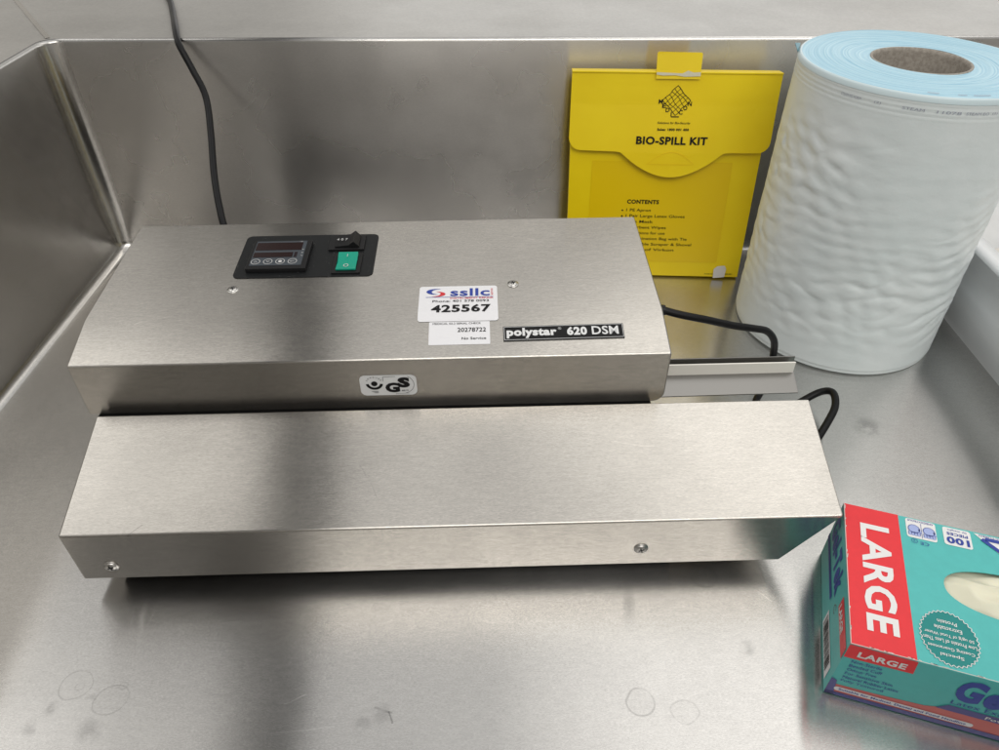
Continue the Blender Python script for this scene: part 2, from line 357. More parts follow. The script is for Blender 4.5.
for f in bm.faces:
    n_ = f.normal; f.normal_update(); c_ = f.calc_center_median(); nn = f.normal
    if abs(nn.z) > .35: f.material_index = 0
    elif abs(abs(nn.x) - abs(nn.y)) < .94: f.material_index = 3
    elif abs(nn.x) > abs(nn.y): f.material_index = 1
    else: f.material_index = 2
obj('basin', bm, [M['basin'], M['basin_side'], M['basin_back'], M['weld']], sink, SK, smooth=True, normals=False)
bm = nb(); skin(bm, [loop(-.004, HR, RC), loop(-.06, HR+.0003, .05), loop(-.30, HR+.001, .2), loop(-.303, HR-.002, .2), loop(-.303, HR-.05, .2)])
obj('rim_ledge', bm, M['ledge'], sink, SK, normals=False)
bm = nb()                                              # mitre weld seam on the ledge corner
a_, b_ = Vector((XL+.002, YB+.004, HR+.0006)), Vector((XL-.17, YB+.24, HR+.0012))
d_ = (b_-a_).normalized(); s_ = Vector((-d_.y, d_.x, 0))*.0028
prism(bm, [a_-s_, b_-s_, b_+s_, a_+s_], (0, 0, .0004)); obj('weld_seam', bm, M['weld'], sink, SK)

# ------------------------------------------------------------------ the heat sealer
SA = Matrix.Rotation(.02442, 4, 'Z')                  # sealer coordinates -> world
seal = thing('heat_sealer', 'brushed steel bench heat sealer with black control panel on its lid', 'sealing machine', SA @ Vector((-.05, .5, 0)), .02442)
UX0, UX1 = -.333, .1506
bm = nb()
prof = [(.651, .1655), (.505, .1562), (.4590, .1438), (.4590, .0916), (.651, .0916)]
prism(bm, [(UX0, y, z) for y, z in prof], (UX1-UX0, 0, 0))
ed = [e_ for e_ in bm.edges if all(abs(v.co.z-.0916) < 1e-5 and abs(v.co.x-UX1) < 1e-5 for v in e_.verts)]
bmesh.ops.bevel(bm, geom=ed, offset=.010, segments=5, affect='EDGES', profile=.5)
obj('upper_housing', bm, M['housing'], seal, SA, bevel=.0016)
bm = nb()
LX0, LX1 = -.3194, .268
f_ = [(LX0, .3474, .072), (LX1, .3474, .072), (LX1-.037, .3474, .0187), (LX0, .3474, .0187)]
k_ = [(LX0-.002, .4500, .0990), (LX1+.003, .4500, .0990), (LX1-.037, .4500, .0187), (LX0, .4500, .0187)]
fv = [bm.verts.new(p) for p in f_]; kv = [bm.verts.new(p) for p in k_]
bm.faces.new(fv); bm.faces.new(kv[::-1])
for i in range(4): bm.faces.new((fv[i], kv[i], kv[(i+1) % 4], fv[(i+1) % 4]))
obj('lower_cover', bm, M['housing'], seal, SA, bevel=.0016)
bm = nb(); box(bm, -.300, .150, .360, .64, .004, .0185); box(bm, -.326, .140, .4505, .64, .0185, .0914)
obj('base', bm, M['black'], seal, SA, bevel=.001)
for x_, y_ in ((-.28, .38), (.13, .38), (-.28, .62), (.13, .62)):
    bm = nb(); bmesh.ops.create_cone(bm, cap_ends=True, segments=20, radius1=.009, radius2=.008, depth=.004, matrix=Matrix.Translation((x_, y_, .002)))
    obj('rubber_foot', bm, M['plastic'], seal, SA)
# lower jaw rail: sloping plate and upright channel
bm = nb(); prism(bm, [(-.30, .4710, .0825), (.2735, .4740, .0850), (.2760, .4980, .0905), (-.30, .4955, .0890)], (0, 0, -.0012))
prism(bm, [(-.29, .478, .0848), (.140, .480, .0860), (.140, .497, .088), (-.29, .495, .086)], (0, 0, -.03))
rail = obj('jaw_rail', bm, M['rail'], seal, SA, bevel=.0003)
bm = nb(); box(bm, -.30, .2748, .4955, .4970, .0895, .1013)
obj('seal_strip', bm, M['cream'], seal, SA, bevel=.0003)
bm = nb(); box(bm, -.30, .2765, .5030, .5040, .0895, .1022); box(bm, -.30, .2748, .4972, .5028, .0895, .0915)
obj('rear_channel', bm, M['rail'], seal, SA, bevel=.0003)
# planes on the machine
RU = (0, .146, .0093); FU = (0, .046, .0124)
REAR = frame_of(SA, (0, .505, .1562), (1, 0, 0), RU); FRONT = frame_of(SA, (0, .459, .1438), (1, 0, 0), FU)
FACE = frame_of(SA, (0, .459, 0), (1, 0, 0), (0, 0, 1)); LFACE = frame_of(SA, (0, .3474, 0), (1, 0, 0), (0, 0, 1))
def ry(y): return (y-.505)*math.hypot(.146, .0093)/.146
def fy(y): return (y-.459)*math.hypot(.046, .0124)/.046
# control panel
bm = nb(); plate(bm, rrect(-.2236, ry(.5593), -.099, ry(.6268), .0055), .0001, .0009)
obj('control_panel', bm, M['panel'], seal, REAR, bevel=.0002)
def rc(y): return ry(.5665 + (y-.5665)*.885)
bm = nb(); box(bm, -.2128, -.1590, rc(.5665), rc(.6175), .0009, .0055)
ctl = obj('temperature_controller', bm, M['plastic'], seal, REAR, bevel=.0007)
z_ = .0057
bm = nb(); plate(bm, [(-.2098, rc(.5715)), (-.1635, rc(.5715)), (-.1635, rc(.6155)), (-.2098, rc(.6155))], z_, z_); obj('display_overlay', bm, M['screen'], ctl, REAR)
bm = nb()
plate(bm, [(-.2090, rc(.5985)), (-.1668, rc(.5985)), (-.1668, rc(.6125)), (-.2090, rc(.6125))], z_+.0002, z_+.0002)
plate(bm, [(-.2090, rc(.5858)), (-.1735, rc(.5858)), (-.1735, rc(.5945)), (-.2090, rc(.5945))], z_+.0002, z_+.0002)
obj('display_window', bm, M['window'], ctl, REAR)
bm = nb()
for k in range(4):
    cx = -.2050 + k*.0110; ringf(bm, cx, rc(.5783), .0036, .0041, z_+.0002)
stroke(bm, [(-.2065, rc(.577)), (-.205, rc(.5798)), (-.2035, rc(.577)), (-.2065, rc(.577))], .0003, z_+.0002)
stroke(bm, [(-.1955, rc(.5795)), (-.194, rc(.577)), (-.1925, rc(.5795)), (-.1955, rc(.5795))], .0003, z_+.0002)
disc(bm, -.183, rc(.5783), .0017, z_+.0002)
text(bm, 'SET', -.1745, rc(.5773), -.1700, rc(.5793), z_+.0002)
for k, s_ in enumerate(('A1', 'A2', 'TU')): text(bm, s_, -.1663, rc(.598-.0055*k), -.1643, rc(.600-.0055*k), z_+.0002)
text(bm, '°C', -.1705, rc(.6130), -.1675, rc(.6148), z_+.0002)
obj('legend', bm, M['lightink'], ctl, REAR)
bm = nb()
for k in range(3): box(bm, -.1722, -.1695, rc(.5860+.0032*k), rc(.5880+.0032*k), z_, z_+.0003)
obj('indicator', bm, M['window'], ctl, REAR)
# time rocker (raised ridge) and green rocker
bm = nb(); box(bm, -.1435, -.1105, ry(.5985), ry(.6225), .0009, .0030)
sw = obj('timer_switch', bm, M['plastic'], seal, REAR, bevel=.0004)
bm = nb(); prism(bm, [(-.1375, ry(.6010), .0030), (-.1150, ry(.6010), .0030), (-.1150, ry(.6010), .0045), (-.1195, ry(.6010), .0095), (-.1245, ry(.6010), .0058), (-.1375, ry(.6010), .0045)], (0, .0190, 0))
obj('rocker', bm, M['plastic'], sw, REAR, bevel=.0005)
bm = nb()
text(bm, '4 0 7', -.1362, ry(.6085), -.1262, ry(.6120), .0062); obj('numerals', bm, M['lightink'], sw, REAR)
bm = nb(); box(bm, -.1360, -.1105, ry(.5620), ry(.5930), .0009, .0026)
sg = obj('power_switch', bm, M['plastic'], seal, REAR, bevel=.0004)
bm = nb(); prism(bm, [(-.1322, ry(.5650), .0026), (-.1322, ry(.5650), .0048), (-.1322, ry(.5770), .0032), (-.1322, ry(.5900), .0060), (-.1322, ry(.5900), .0026)], (.0180, 0, 0))
obj('green_rocker', bm, M['green'], sg, REAR, bevel=.0006)
bm = nb()
stroke(bm, [(-.1232, ry(.5818)), (-.1232, ry(.5862))], .0005, .0061); ringf(bm, -.1232, ry(.5700), .0017, .0023, .0050)
obj('switch_marks', bm, M['lightink'], sg, REAR)
# screws
def screw(x, y, fr, r=.0046):
    bm = nb()
    bmesh.ops.create_uvsphere(bm, u_segments=24, v_segments=12, radius=r)
    bmesh.ops.delete(bm, geom=[v for v in bm.verts if v.co.z < -1e-5], context='VERTS')
    for v in bm.verts: v.co.z *= .45
    bmesh.ops.transform(bm, matrix=Matrix.Translation((x, y, .0004)), verts=bm.verts)
    bmesh.ops.create_cone(bm, cap_ends=True, segments=24, radius1=r*1.35, radius2=r*1.3, depth=.0006, matrix=Matrix.Translation((x, y, .0004)))
    o = obj('screw', bm, M['screw'], seal, fr, smooth=True)
    bm = nb()
    for a in (20, 110):
        rot = Matrix.Translation((x, y, 0)) @ Matrix.Rotation(R(a), 4, 'Z')
        vs_ = box(bm, -r*.55, r*.55, -r*.12, r*.12, r*.40, r*.45+.0006); bmesh.ops.transform(bm, matrix=rot, verts=vs_)
    obj('cross_slot', bm, M['dark'], o, fr)
screw(-.2187, ry(.5428), REAR, .0038); screw(.0257, ry(.5429), REAR, .0038)
screw(-.2925, .0350, LFACE, .0042); screw(.1178, .0390, LFACE, .0042)
# asset sticker (spans the crease: two flat halves of one sheet)
Y0, Y1 = .4955, .5412
x0, x1 = -.0557, .0115
def on_top(x, y, h):                                   # point on the lid in sealer coordinates
    z = .1562 + (y-.505)*(.0093/.146 if y > .505 else .0124/.046); return (x, y, z + h)
bm = nb()
poly = rrect(x0, Y0, x1, Y1, .0025)
plate(bm, poly, 0, 0)
bmesh.ops.bisect_plane(bm, geom=bm.verts[:] + bm.edges[:] + bm.faces[:], plane_co=(0, .505, 0), plane_no=(0, 1, 0))
for v in bm.verts: v.co = Vector(on_top(v.co.x, v.co.y, .0004))
stk = obj('asset_sticker', bm, M['sticker'], seal, SA, normals=False)
def drape_marks(build, h, mats, parent, name):
    bm = nb(); build(bm)
    bmesh.ops.bisect_plane(bm, geom=bm.verts[:] + bm.edges[:] + bm.faces[:], plane_co=(0, .505, 0), plane_no=(0, 1, 0))
    for v in bm.verts: v.co = Vector(on_top(v.co.x, v.co.y, h + v.co.z))
    obj(name, bm, mats, parent, SA, normals=False)
def marks(bm):
    text(bm, '425567', -.0448, .5047, .0055, .5150, 0, 0, .035)
    text(bm, 'Phone: 401 578 0093', -.0440, .5185, .0040, .5215, 0, 0, .01)
    text(bm, 'ssllc', -.0290, .5268, .0050, .5375, 0, 1, .022)
    text(bm, 'CALIBRATIONS', .0060, .5268, .0078, .5370, 0, 2, 0, 90)
    stroke(bm, [(-.0500, .5258), (.0080, .5252)], .0005, 0, 1)
    text(bm, 'INSTRUMENT REPAIR', -.0290, .5228, .0080, .5248, 0, 2, .01)
    # two interlocking swooshes
    n = 16
    for mi, cx, cy, a0, a1, rx_, ry_ in ((1, -.0412, .5335, 60, 285, .0085, .0040), (2, -.0412, .5300, -120, 95, .0080, .0036)):
        for k in range(n):
            q = []
            for kk, s_ in ((k, 1), (k+1, 1), (k+1, 0), (k, 0)):
                a = R(a0 + (a1-a0)*kk/n); wd = math.sin(math.pi*kk/n)*.55
                rr = 1 + (.0 if s_ else -wd)
                q.append((cx + rx_*rr*math.cos(a), cy + ry_*rr*math.sin(a), 0))
            if (Vector(q[0])-Vector(q[3])).length > 1e-6 or (Vector(q[1])-Vector(q[2])).length > 1e-6:
                try: quad(bm, q, mi)
                except Exception: pass
drape_marks(marks, .0007, [M['ink'], M['blueink'], M['redink']], stk, 'lettering')
bm = nb(); plate(bm, rrect(-.0460, fy(.4720), .0042, fy(.4953), .0008), .0002, .0002)
st2 = obj('serial_sticker', bm, M['sticker'], seal, FRONT, normals=False)
bm = nb()
text(bm, '20278722', -.0225, fy(.4845), .0010, fy(.4888), .0005, 0, .01)
text(bm, 'MEDICAL 02.2 SERIAL CHECK', -.0430, fy(.4923), -.0030, fy(.4942), .0005)
text(bm, 'No Service', -.0190, fy(.4768), .0010, fy(.4792), .0005, 0, .01)
obj('lettering', bm, M['ink'], st2, FRONT, normals=False)
# nameplate
bm = nb(); plate(bm, [(.0151, fy(.4742)), (.1144, fy(.4752)), (.1144, fy(.4897)), (.0151, fy(.4887))], .0001, .0007)
npl = obj('nameplate', bm, M['ink'], seal, FRONT)
bm = nb()
text(bm, 'polystar', .0178, fy(.4765), .0590, fy(.4868), .0010, 0, .05)
text(bm, 'R', .0612, fy(.4850), .0622, fy(.4862), .0010); ringf(bm, .0617, fy(.4856), .0011, .0013, .0010, n=16)
text(bm, '620', .0675, fy(.4785), .0840, fy(.4870), .0010, 0, .05)
text(bm, 'DSM', .0880, fy(.4787), .1100, fy(.4872), .0010, 0, .02)
for a_, b_ in (((.0160, .4750), (.1136, .4760)), ((.1136, .4760), (.1136, .4889)), ((.1136, .4889), (.0160, .4879)), ((.0160, .4879), (.0160, .4750))):
    stroke(bm, [(a_[0], fy(a_[1])), (b_[0], fy(b_[1]))], .00035, .0010)
obj('lettering', bm, M['silver'], npl, FRONT, normals=False)
# safety mark sticker on the front face
bm = nb(); plate(bm, rrect(-.1035, .1064, -.0570, .1280, .005), .0002, .0002)
gs = obj('safety_sticker', bm, M['silver'], seal, FACE, normals=False)
bm = nb()
text(bm, 'G', -.0830, .1095, -.0712, .1200, .0005, 0, .06); text(bm, 'S', -.0725, .1145, -.0625, .1255, .0005, 0, .07)
disc(bm, -.0917, .1192, .0026, .0005)
ringf(bm, -.0917, .1200, .0048, .0072, .0005, a0=190, a1=350)
for k in range(7):
    a = R(150-20*k); text(bm, 'GEPRUEFT'[k], -.0917+.0068*math.cos(a)-.0006, .1195+.0064*math.sin(a)-.0006, -.0917+.0068*math.cos(a)+.0006, .1195+.0064*math.sin(a)+.0007, .0005)
for k in range(3): stroke(bm, [(-.0948+.0012*k, .1110-.0008*k), (-.0890, .1110-.0008*k)], .0003, .0005)
ringf(bm, -.0690, .1180, .0096, .0099, .0005, a0=-75, a1=60); stroke(bm, [(-.0842, .1262), (-.0842, .1215), (-.0842, .1262), (-.0740, .1265)], .0003, .0005)
stroke(bm, [(-.0750, .1080), (-.0640, .1084)], .0003, .0005); text(bm, 'gs', -.0700, .1105, -.0640, .1120, .0005)
obj('lettering', bm, M['ink'], gs, FACE, normals=False)
# pedal lead on the right
def Wp(*p): return p
bm = nb()
bmesh.ops.create_cone(bm, cap_ends=True, segments=20, radius1=.0062, radius2=.0048, depth=.012, matrix=Matrix.Translation((.1445, .546, .128)) @ Matrix.Rotation(R(90), 4, 'Y'))
ld = obj('pedal_lead', bm, M['plastic'], seal)
bm = nb()
tube(bm, [(.149, .546, .128), (.166, .544, .124), (.190, .546, .117), (.220, .556, .103), (.245, .566, .092), (.262, .575, .082), (.2745, .582, .066), (.281, .588, .046), (.280, .583, .026), (.272, .570, .011), (.262, .553, .0065),
          (.272, .534, .006), (.3, .546, .012), (.322, .552, .022), (.331, .545, .028), (.327, .526, .028), (.315, .508, .024), (.295, .485, .016), (.27, .462, .010), (.235, .455, .007), (.20, .47, .006)], .0036, res=8)
obj('cable', bm, M['cable'], ld, smooth=True)

# ------------------------------------------------------------------ power cord over the back rim
cord = thing('power_cord', 'thin black cord hanging over the back rim behind the machine', 'cord', (-.36, .88, HR))
bm = nb()
tube(bm, [(-.50, 1.17, HR+.0052), (-.46, 1.115, HR+.0052), (-.428, 1.05, HR+.0052), (-.398, .975, HR+.005), (-.374, .912, HR+.006), (-.362, .880, HR+.002), (-.356, .868, .267),
          (-.345, .858, .246), (-.331, .840, .222), (-.320, .80, .196), (-.310, .755, .170), (-.298, .716, .150), (-.287, .69, .130), (-.27, .675, .09), (-.25, .67, .04), (-.22, .68, .006), (-.16, .70, .0045)], .0037, res=8)
obj('cable', bm, M['cable'], cord, smooth=True)

# ------------------------------------------------------------------ spill kit folder
kit_l = Vector((.0815, .8105, 0)); kit_r = Vector((.3035, .7975, 0))
ku = (kit_r-kit_l).normalized(); kn = Vector((-ku.y, ku.x, 0)); lean = R(9.5)
kv_ = (Vector((0, 0, 1))*math.cos(lean) + kn*math.sin(lean))
KF = frame_of(Matrix.Identity(4), kit_l + Vector((0, 0, .0030)), ku, kv_)      # x right, y up the folder, z towards the camera
kit = thing('spill_kit_folder', 'yellow plastic bio-spill kit folder leaning on the back wall', 'folder', (kit_l+kit_r)/2, math.atan2(ku.y, ku.x))
W_, H_ = .2300, .2440
def fbul(x, y): return .0030*math.sin(math.pi*min(max(x/W_, 0), 1))*math.sin(math.pi*min(max(y/H_, 0), 1))
bm = nb(); box(bm, .0015, W_-.002, 0, H_, -.016, 0)
for v in bm.verts:
    if v.co.y < .1: v.co.x += (v.co.x - W_/2)*-.030
bmesh.ops.subdivide_edges(bm, edges=bm.edges[:], cuts=10, use_grid_fill=True)
for v in bm.verts:
    if v.co.z > -.001: v.co.z += fbul(v.co.x, v.co.y) - .001
obj('folder_body', bm, M['yellow'], kit, KF, bevel=.0010)
pts = [(.0006, H_+.001), (.0006, .1715)]
for k in range(1, 8): a = R(180+90*k/7); pts.append((.0146+.014*math.cos(a), .1725+.014*math.sin(a)))
pts += [(.055, .1580), (.0610, .1572), (.0655, .1540)]
for k in range(0, 17):
    s_ = k/16; x_ = .069 + .104*s_; pts.append((x_, .1510 - .0215*math.sin(math.pi*s_)**.9))
pts += [(.1765, .1540), (.181, .1572), (.187, .1580), (.2205, .1580)]
for k in range(1, 8): a = R(270+90*k/7); pts.append((.2205+.013*math.cos(a), .171+.013*math.sin(a)))
pts += [(.2345, H_+.001)]
bm = nb(); plate(bm, pts[::-1], 0, .0009)
bmesh.ops.triangulate(bm, faces=[f for f in bm.faces if len(f.verts) > 4])
for y_ in (.14, .155, .17, .19, .21, .23): bmesh.ops.bisect_plane(bm, geom=bm.verts[:]+bm.edges[:]+bm.faces[:], plane_co=(0, y_, 0), plane_no=(0, 1, 0))
for x_ in (.03, .06, .09, .12, .15, .18, .21): bmesh.ops.bisect_plane(bm, geom=bm.verts[:]+bm.edges[:]+bm.faces[:], plane_co=(x_, 0, 0), plane_no=(1, 0, 0))
def flz(x, y): return .0008 + fbul(x, y) + .0030*max(0, (H_-y)/.1)**1.5*max(0, 1-abs(x-.12)/.25) + .0022*max(0, 1-max(0, (y-.158))/.05)
for v in bm.verts: v.co.z += flz(v.co.x, v.co.y)
flap = obj('closing_flap', bm, M['yellow'], kit, KF, smooth=False)
bm = nb(); box(bm, .0004, .2347, H_-.0006, H_+.0014, -.0155, .0030); obj('top_fold', bm, M['yellow'], kit, KF, bevel=.0006)
bm = nb(); plate(bm, [(.0944, H_-.006), (.1432, H_-.006), (.1436, .2635), (.1424, .2650), (.0952, .2655), (.0938, .2640)], -.0010, .0002)
for v in bm.verts: v.co.z += .0044 if v.co.y < H_ else .0005
obj('hanging_tab', bm, M['yellow'], kit, KF)
bm = nb(); plate(bm, [(.0944, .2425), (.1020, .2415), (.1150, .2420), (.1260, .2405), (.1432, .2412), (.1430, .2455), (.1350, .2450), (.1290, .2470), (.1230, .2440), (.0944, .2450)], .0052, .0052)
obj('torn_tape', bm, mat('white torn tape', (.75, .72, .55), .25), kit, KF, normals=False)
def on_folder(bm, fn, h):
    bmesh.ops.triangulate(bm, faces=bm.faces[:])
    for v in bm.verts: v.co.z = fn(v.co.x, v.co.y) + h + v.co.z
ff = lambda x, y: flz(x, y) + .0009
bf = lambda x, y: fbul(x, y) - .001
bm = nb(); ns = 18
stroke(bm, [(.0940+.0535*k/ns, .1450+.0135*math.sin(math.pi*k/ns)) for k in range(ns+1)], .0006, 0); stroke(bm, [(.0924+.0544*k/10, .1445) for k in range(11)], .0006, 0)
on_folder(bm, ff, .0005); obj('thumb_cut', bm, M['yellowclear'], flap, KF, normals=False)
bm = nb()
for j in range(12):
    for i in range(15):
        x0_, x1_, y0_, y1_ = .030+.011*i, .030+.011*(i+1), .0195+.0105*j, .0195+.0105*(j+1)
        quad(bm, [(x0_, y0_, 0), (x1_, y0_, 0), (x1_, y1_, 0), (x0_, y1_, 0)])
bmesh.ops.remove_doubles(bm, verts=bm.verts, dist=1e-5)
on_folder(bm, bf, .0004); obj('inner_pocket', bm, M['yellowclear'], kit, KF, normals=False)
bm = nb()
text(bm, 'BIO-SPILL KIT', .0785, .1668, .1605, .1758, 0, 0, .035)
text(bm, 'Sales: 1800 001 400', .1015, .1823, .1376, .1850, 0, 0, .035)
text(bm, 'Solutions for Bio-Security', .1010, .1890, .1387, .1922, 0, 0, .012, 0, .3)
cx, cy, hw, hh = .1203, .2150, .0158, .0160
def dia(u, v):
    wv_ = .0012*math.sin(u*9+v*4)
    return (cx + (u-v)*hw + wv_*(1-abs(2*u-1)), cy - hh + (u+v)*hh + wv_*(1-abs(2*v-1)))
for k in range(6):
    s_ = k/5; wd_ = .0007 if k in (0, 5) else .0005
    stroke(bm, [dia(s_, j/12) for j in range(13)], wd_, 0); stroke(bm, [dia(j/12, s_) for j in range(13)], wd_, 0)
for k in range(4):
    x_ = cx-.0178+.0044*k; y_ = cy-.0010-.0045*k; text(bm, 'MEDI'[k], x_-(.0022 if k < 3 else .0005), y_-.0025, x_+(.0022 if k < 3 else .0005), y_+.0022, .0001, 0, .02)
for k in range(3):
    x_ = cx+.0060+.0046*k; y_ = cy-.0125+.0046*k; text(bm, 'CON'[k], x_-.0022, y_-.0024, x_+.0022, y_+.0024, .0001, 0, .02)
stroke(bm, [(cx-.0045, cy-.0175), (cx+.0045, cy-.0175)], .0011, 0)
on_folder(bm, ff, .0006); obj('flap_lettering', bm, M['ink'], flap, KF, normals=False)
bm = nb()
text(bm, 'CONTENTS', .0753, .0945, .1138, .0997, 0, 0, .035)
rows = ['1 PE Apron', '1 Pair Large Latex Gloves', 'Face Mask', 'Absorbent Wipes', 'Instructions for use', 'Contamination Bag with Tie', 'Disposable Scraper & Shovel', 'Sachet of Virkon']
for k, (s_, x0_, x1_) in enumerate(zip(rows, (.0753, .0753, .0753, .0753, .0753, .0753, .0753, .0753), (.1050, .1472, .1093, .1260, .1255, .1535, .1600, .1390))):
    y_ = .0838 - .0073*k; text(bm, s_, x0_, y_ + (.0011 if k in (2, 4, 7) else 0), x1_, y_+.0047, 0, 0, .006)
    disc(bm, .0705, y_+.0022, .0011, 0, n=10)
on_folder(bm, bf, .0008); obj('contents_lettering', bm, M['ink'], kit, KF, normals=False)
bm = nb()
text(bm, 'Re-order code', .1825, .0035, .1930, .0052, 0, 0, .01); text(bm, 'BSK001', .2075, .0035, .2170, .0052, 0, 0, .01)
on_folder(bm, bf, .0008); obj('order_code', bm, M['ink'], kit, KF, normals=False)
bm = nb(); plate(bm, [(.1935, -.0010), (.2075, .0005), (.2085, .0120), (.2060, .0160), (.1970, .0150), (.1930, .0110)], .0002, .0008)
obj('price_tag', bm, mat('white tag', (.72, .70, .70), .4), kit, KF)

# ------------------------------------------------------------------ the big roll of pouch film
RB = Vector((.3950, .7120, 0)); RT = Vector((.3995, .7165, .2918)); RR, RK = .1097, .0425
ax = (RT-RB).normalized(); u_ = Vector((0, 1, 0)).cross(ax).normalized(); v_ = ax.cross(u_)
RFm = frame_of(Matrix.Identity(4), RB, u_, v_); RH = (RT-RB).length
roll = thing('film_roll', 'upright white roll of sterilisation pouch film with light blue end', 'roll', RB)
bm = nb(); NA, NZ = 420, 230; grid = []
def dent(a, z):
    s_ = a*RR                                          # metres along the surface
    fade = min(1, max(0, (RH-.022-z)/.05))*min(1, max(0, (z-.006)/.07))
    n1 = noise.noise(Vector((s_*11, z*11, 3.1))); n2 = noise.noise(Vector((s_*12, z*12, 8.3))); n3 = noise.noise(Vector((s_*30, z*60, 5.5)))
    A = math.sin(2*math.pi*(z/.0235 + s_/.060) + 5.5*n1 + 1.2*n3); B = math.sin(2*math.pi*(s_/.052 - z/.055) + 5.0*n2)
    amp = min(1, max(.15, .65 + 1.3*noise.noise(Vector((s_*8, z*7, 20)))))
    h = A*B; h = -abs(h)**.8 if h < 0 else .55*h
    cr_ = 1-abs(noise.noise(Vector((s_*26 + z*11, z*50 - s_*14, 31.))))*3
    return (-max(0, cr_)*.0008*amp + h*.0009*amp + n1*.0012 + n3*.0003)*fade
for j in range(NZ+1):
    z = RH*j/NZ; row = []
    for i in range(NA):
        a = 2*math.pi*i/NA; aa = a if a < math.pi else a - 2*math.pi
        r = RR + dent(aa + 1.6 if True else 0, z)
        top = RH - z
        r += .0003*math.sin(top/.0042*2*math.pi)*(1 if top < .018 else 0)*.8 + (-.0010 if z < .004 else 0)
        if top < .002: r -= .0006
        row.append(bm.verts.new((r*math.cos(a), r*math.sin(a), z + (.0012*math.sin(3*a)+.001*math.sin(7*a) if j == 0 and False else 0))))
    grid.append(row)
# seam of the angle wrap lies away from the camera (+x side), blend it
for j in range(NZ):
    for i in range(NA): bm.faces.new((grid[j][i], grid[j][(i+1) % NA], grid[j+1][(i+1) % NA], grid[j+1][i]))
bm.faces.new(grid[0][::-1])
obj('outer_wrap', bm, M['paper'], roll, RFm, smooth=True, normals=False)
bm = nb(); prev = None; NR = 46
for j in range(NR+1):
    s_ = j/NR; r = RK + .0022 + (RR - .0014 - RK - .0022)*s_
    z = RH + .0010 + .0022*math.sin(math.pi*s_)*.6 + (.0005 if j % 5 == 0 else 0) - (.0012 if j == NR else 0)
    row = [bm.verts.new((r*math.cos(2*math.pi*i/180), r*math.sin(2*math.pi*i/180), z + .0006*math.sin(2*math.pi*i/180*2 + s_*5))) for i in range(180)]
    if prev:
        for i in range(180): bm.faces.new((prev[i], prev[(i+1) % 180], row[(i+1) % 180], row[i]))
    prev = row
obj('blue_end', bm, M['bluefilm'], roll, RFm, smooth=True, normals=False)
bm = nb(); rows_ = []
for r, z in ((RR-.0034, RH+.0003), (RR-.0026, RH+.0012), (RR-.0013, RH+.0012), (RR-.0002, RH-.0002), (RR+.0004, RH-.004)):
    rows_.append([bm.verts.new((r*math.cos(2*math.pi*i/180), r*math.sin(2*math.pi*i/180), z)) for i in range(180)])
for a_, b_ in zip(rows_, rows_[1:]):
    for i in range(180): bm.faces.new((a_[i], b_[i], b_[(i+1) % 180], a_[(i+1) % 180]))
obj('film_edge', bm, M['filmedge'], roll, RFm, smooth=True, normals=False)
bm = nb(); rows_ = []
for r, z in ((RK+.0026, RH-.010), (RK+.0024, RH+.0016), (RK+.0012, RH+.0020), (RK, RH+.0014), (RK-.0003, RH-.002), (RK-.0003, .001)):
    rows_.append([bm.verts.new((r*math.cos(2*math.pi*i/96), r*math.sin(2*math.pi*i/96), z)) for i in range(96)])
for a_, b_ in zip(rows_, rows_[1:]):
    for i in range(96): bm.faces.new((a_[i], a_[(i+1) % 96], b_[(i+1) % 96], b_[i]))
obj('card_core', bm, M['card'], roll, RFm, smooth=True, normals=False)
# print wrapped round the top edge of the film
bm = nb()
def wrap_text(s_, a0, a1, z0, z1, bold=0):
    b2 = nb(); text(b2, s_, 0, z0, 1, z1, 0, 0, bold)
    vm = {}
    for v in b2.verts:
        a = R(a0 + (a1-a0)*v.co.x); vm[v.index] = None
    b2.verts.index_update(); mp_ = [bm.verts.new(((RR+.0009)*math.cos(R(a0+(a1-a0)*v.co.x)), (RR+.0009)*math.sin(R(a0+(a1-a0)*v.co.x)), v.co.y)) for v in b2.verts]
    for f in b2.faces: bm.faces.new([mp_[v.index] for v in f.verts])
    b2.free()
for a0, a1, s_ in ((212, 222, 'STEAM EO FORM'), (228, 231, '(2)'), (240, 249, 'STEAM'), (254, 264, '11078'), (266, 276, 'STEAM EO'), (277.5, 280, '(2)'), (281.5, 297, 'DO NOT REUSE'), (300, 310, 'STEAM EO')):
    wrap_text(s_, a0, a1, RH-.0118, RH-.0095)
obj('film_print', bm, M['print'], roll, RFm, normals=False)
bm = nb()
for a0, a1 in ((248, 253), (261, 265), (268, 276), (282, 292), (293, 299)):
    n = 10
    for k in range(n):
        aa, ab = R(a0+(a1-a0)*k/n), R(a0+(a1-a0)*(k+.6)/n); r0, r1 = RR-.0064, RR-.0048
        quad(bm, [(r0*math.cos(aa), r0*math.sin(aa), RH+.0026), (r1*math.cos(aa), r1*math.sin(aa), RH+.0024), (r1*math.cos(ab), r1*math.sin(ab), RH+.0024), (r0*math.cos(ab), r0*math.sin(ab), RH+.0026)])
obj('edge_marks', bm, M['print'], roll, RFm, normals=False)
bm = nb()
al = R(158); p0 = Vector((RR*math.cos(al), RR*math.sin(al), RH-.001)); td = Vector((-math.sin(al), math.cos(al), 0))
prism(bm, [p0+td*.010, p0-td*.016, p0-td*.014+Vector((0, 0, .003)), p0+td*.006+Vector((-.004, 0, .008)), p0+td*.012+Vector((-.005, 0, .009))], (-.0003, .0002, 0))
obj('loose_film_end', bm, mat('blue green film', (.10, .28, .34), .25), roll, RFm)

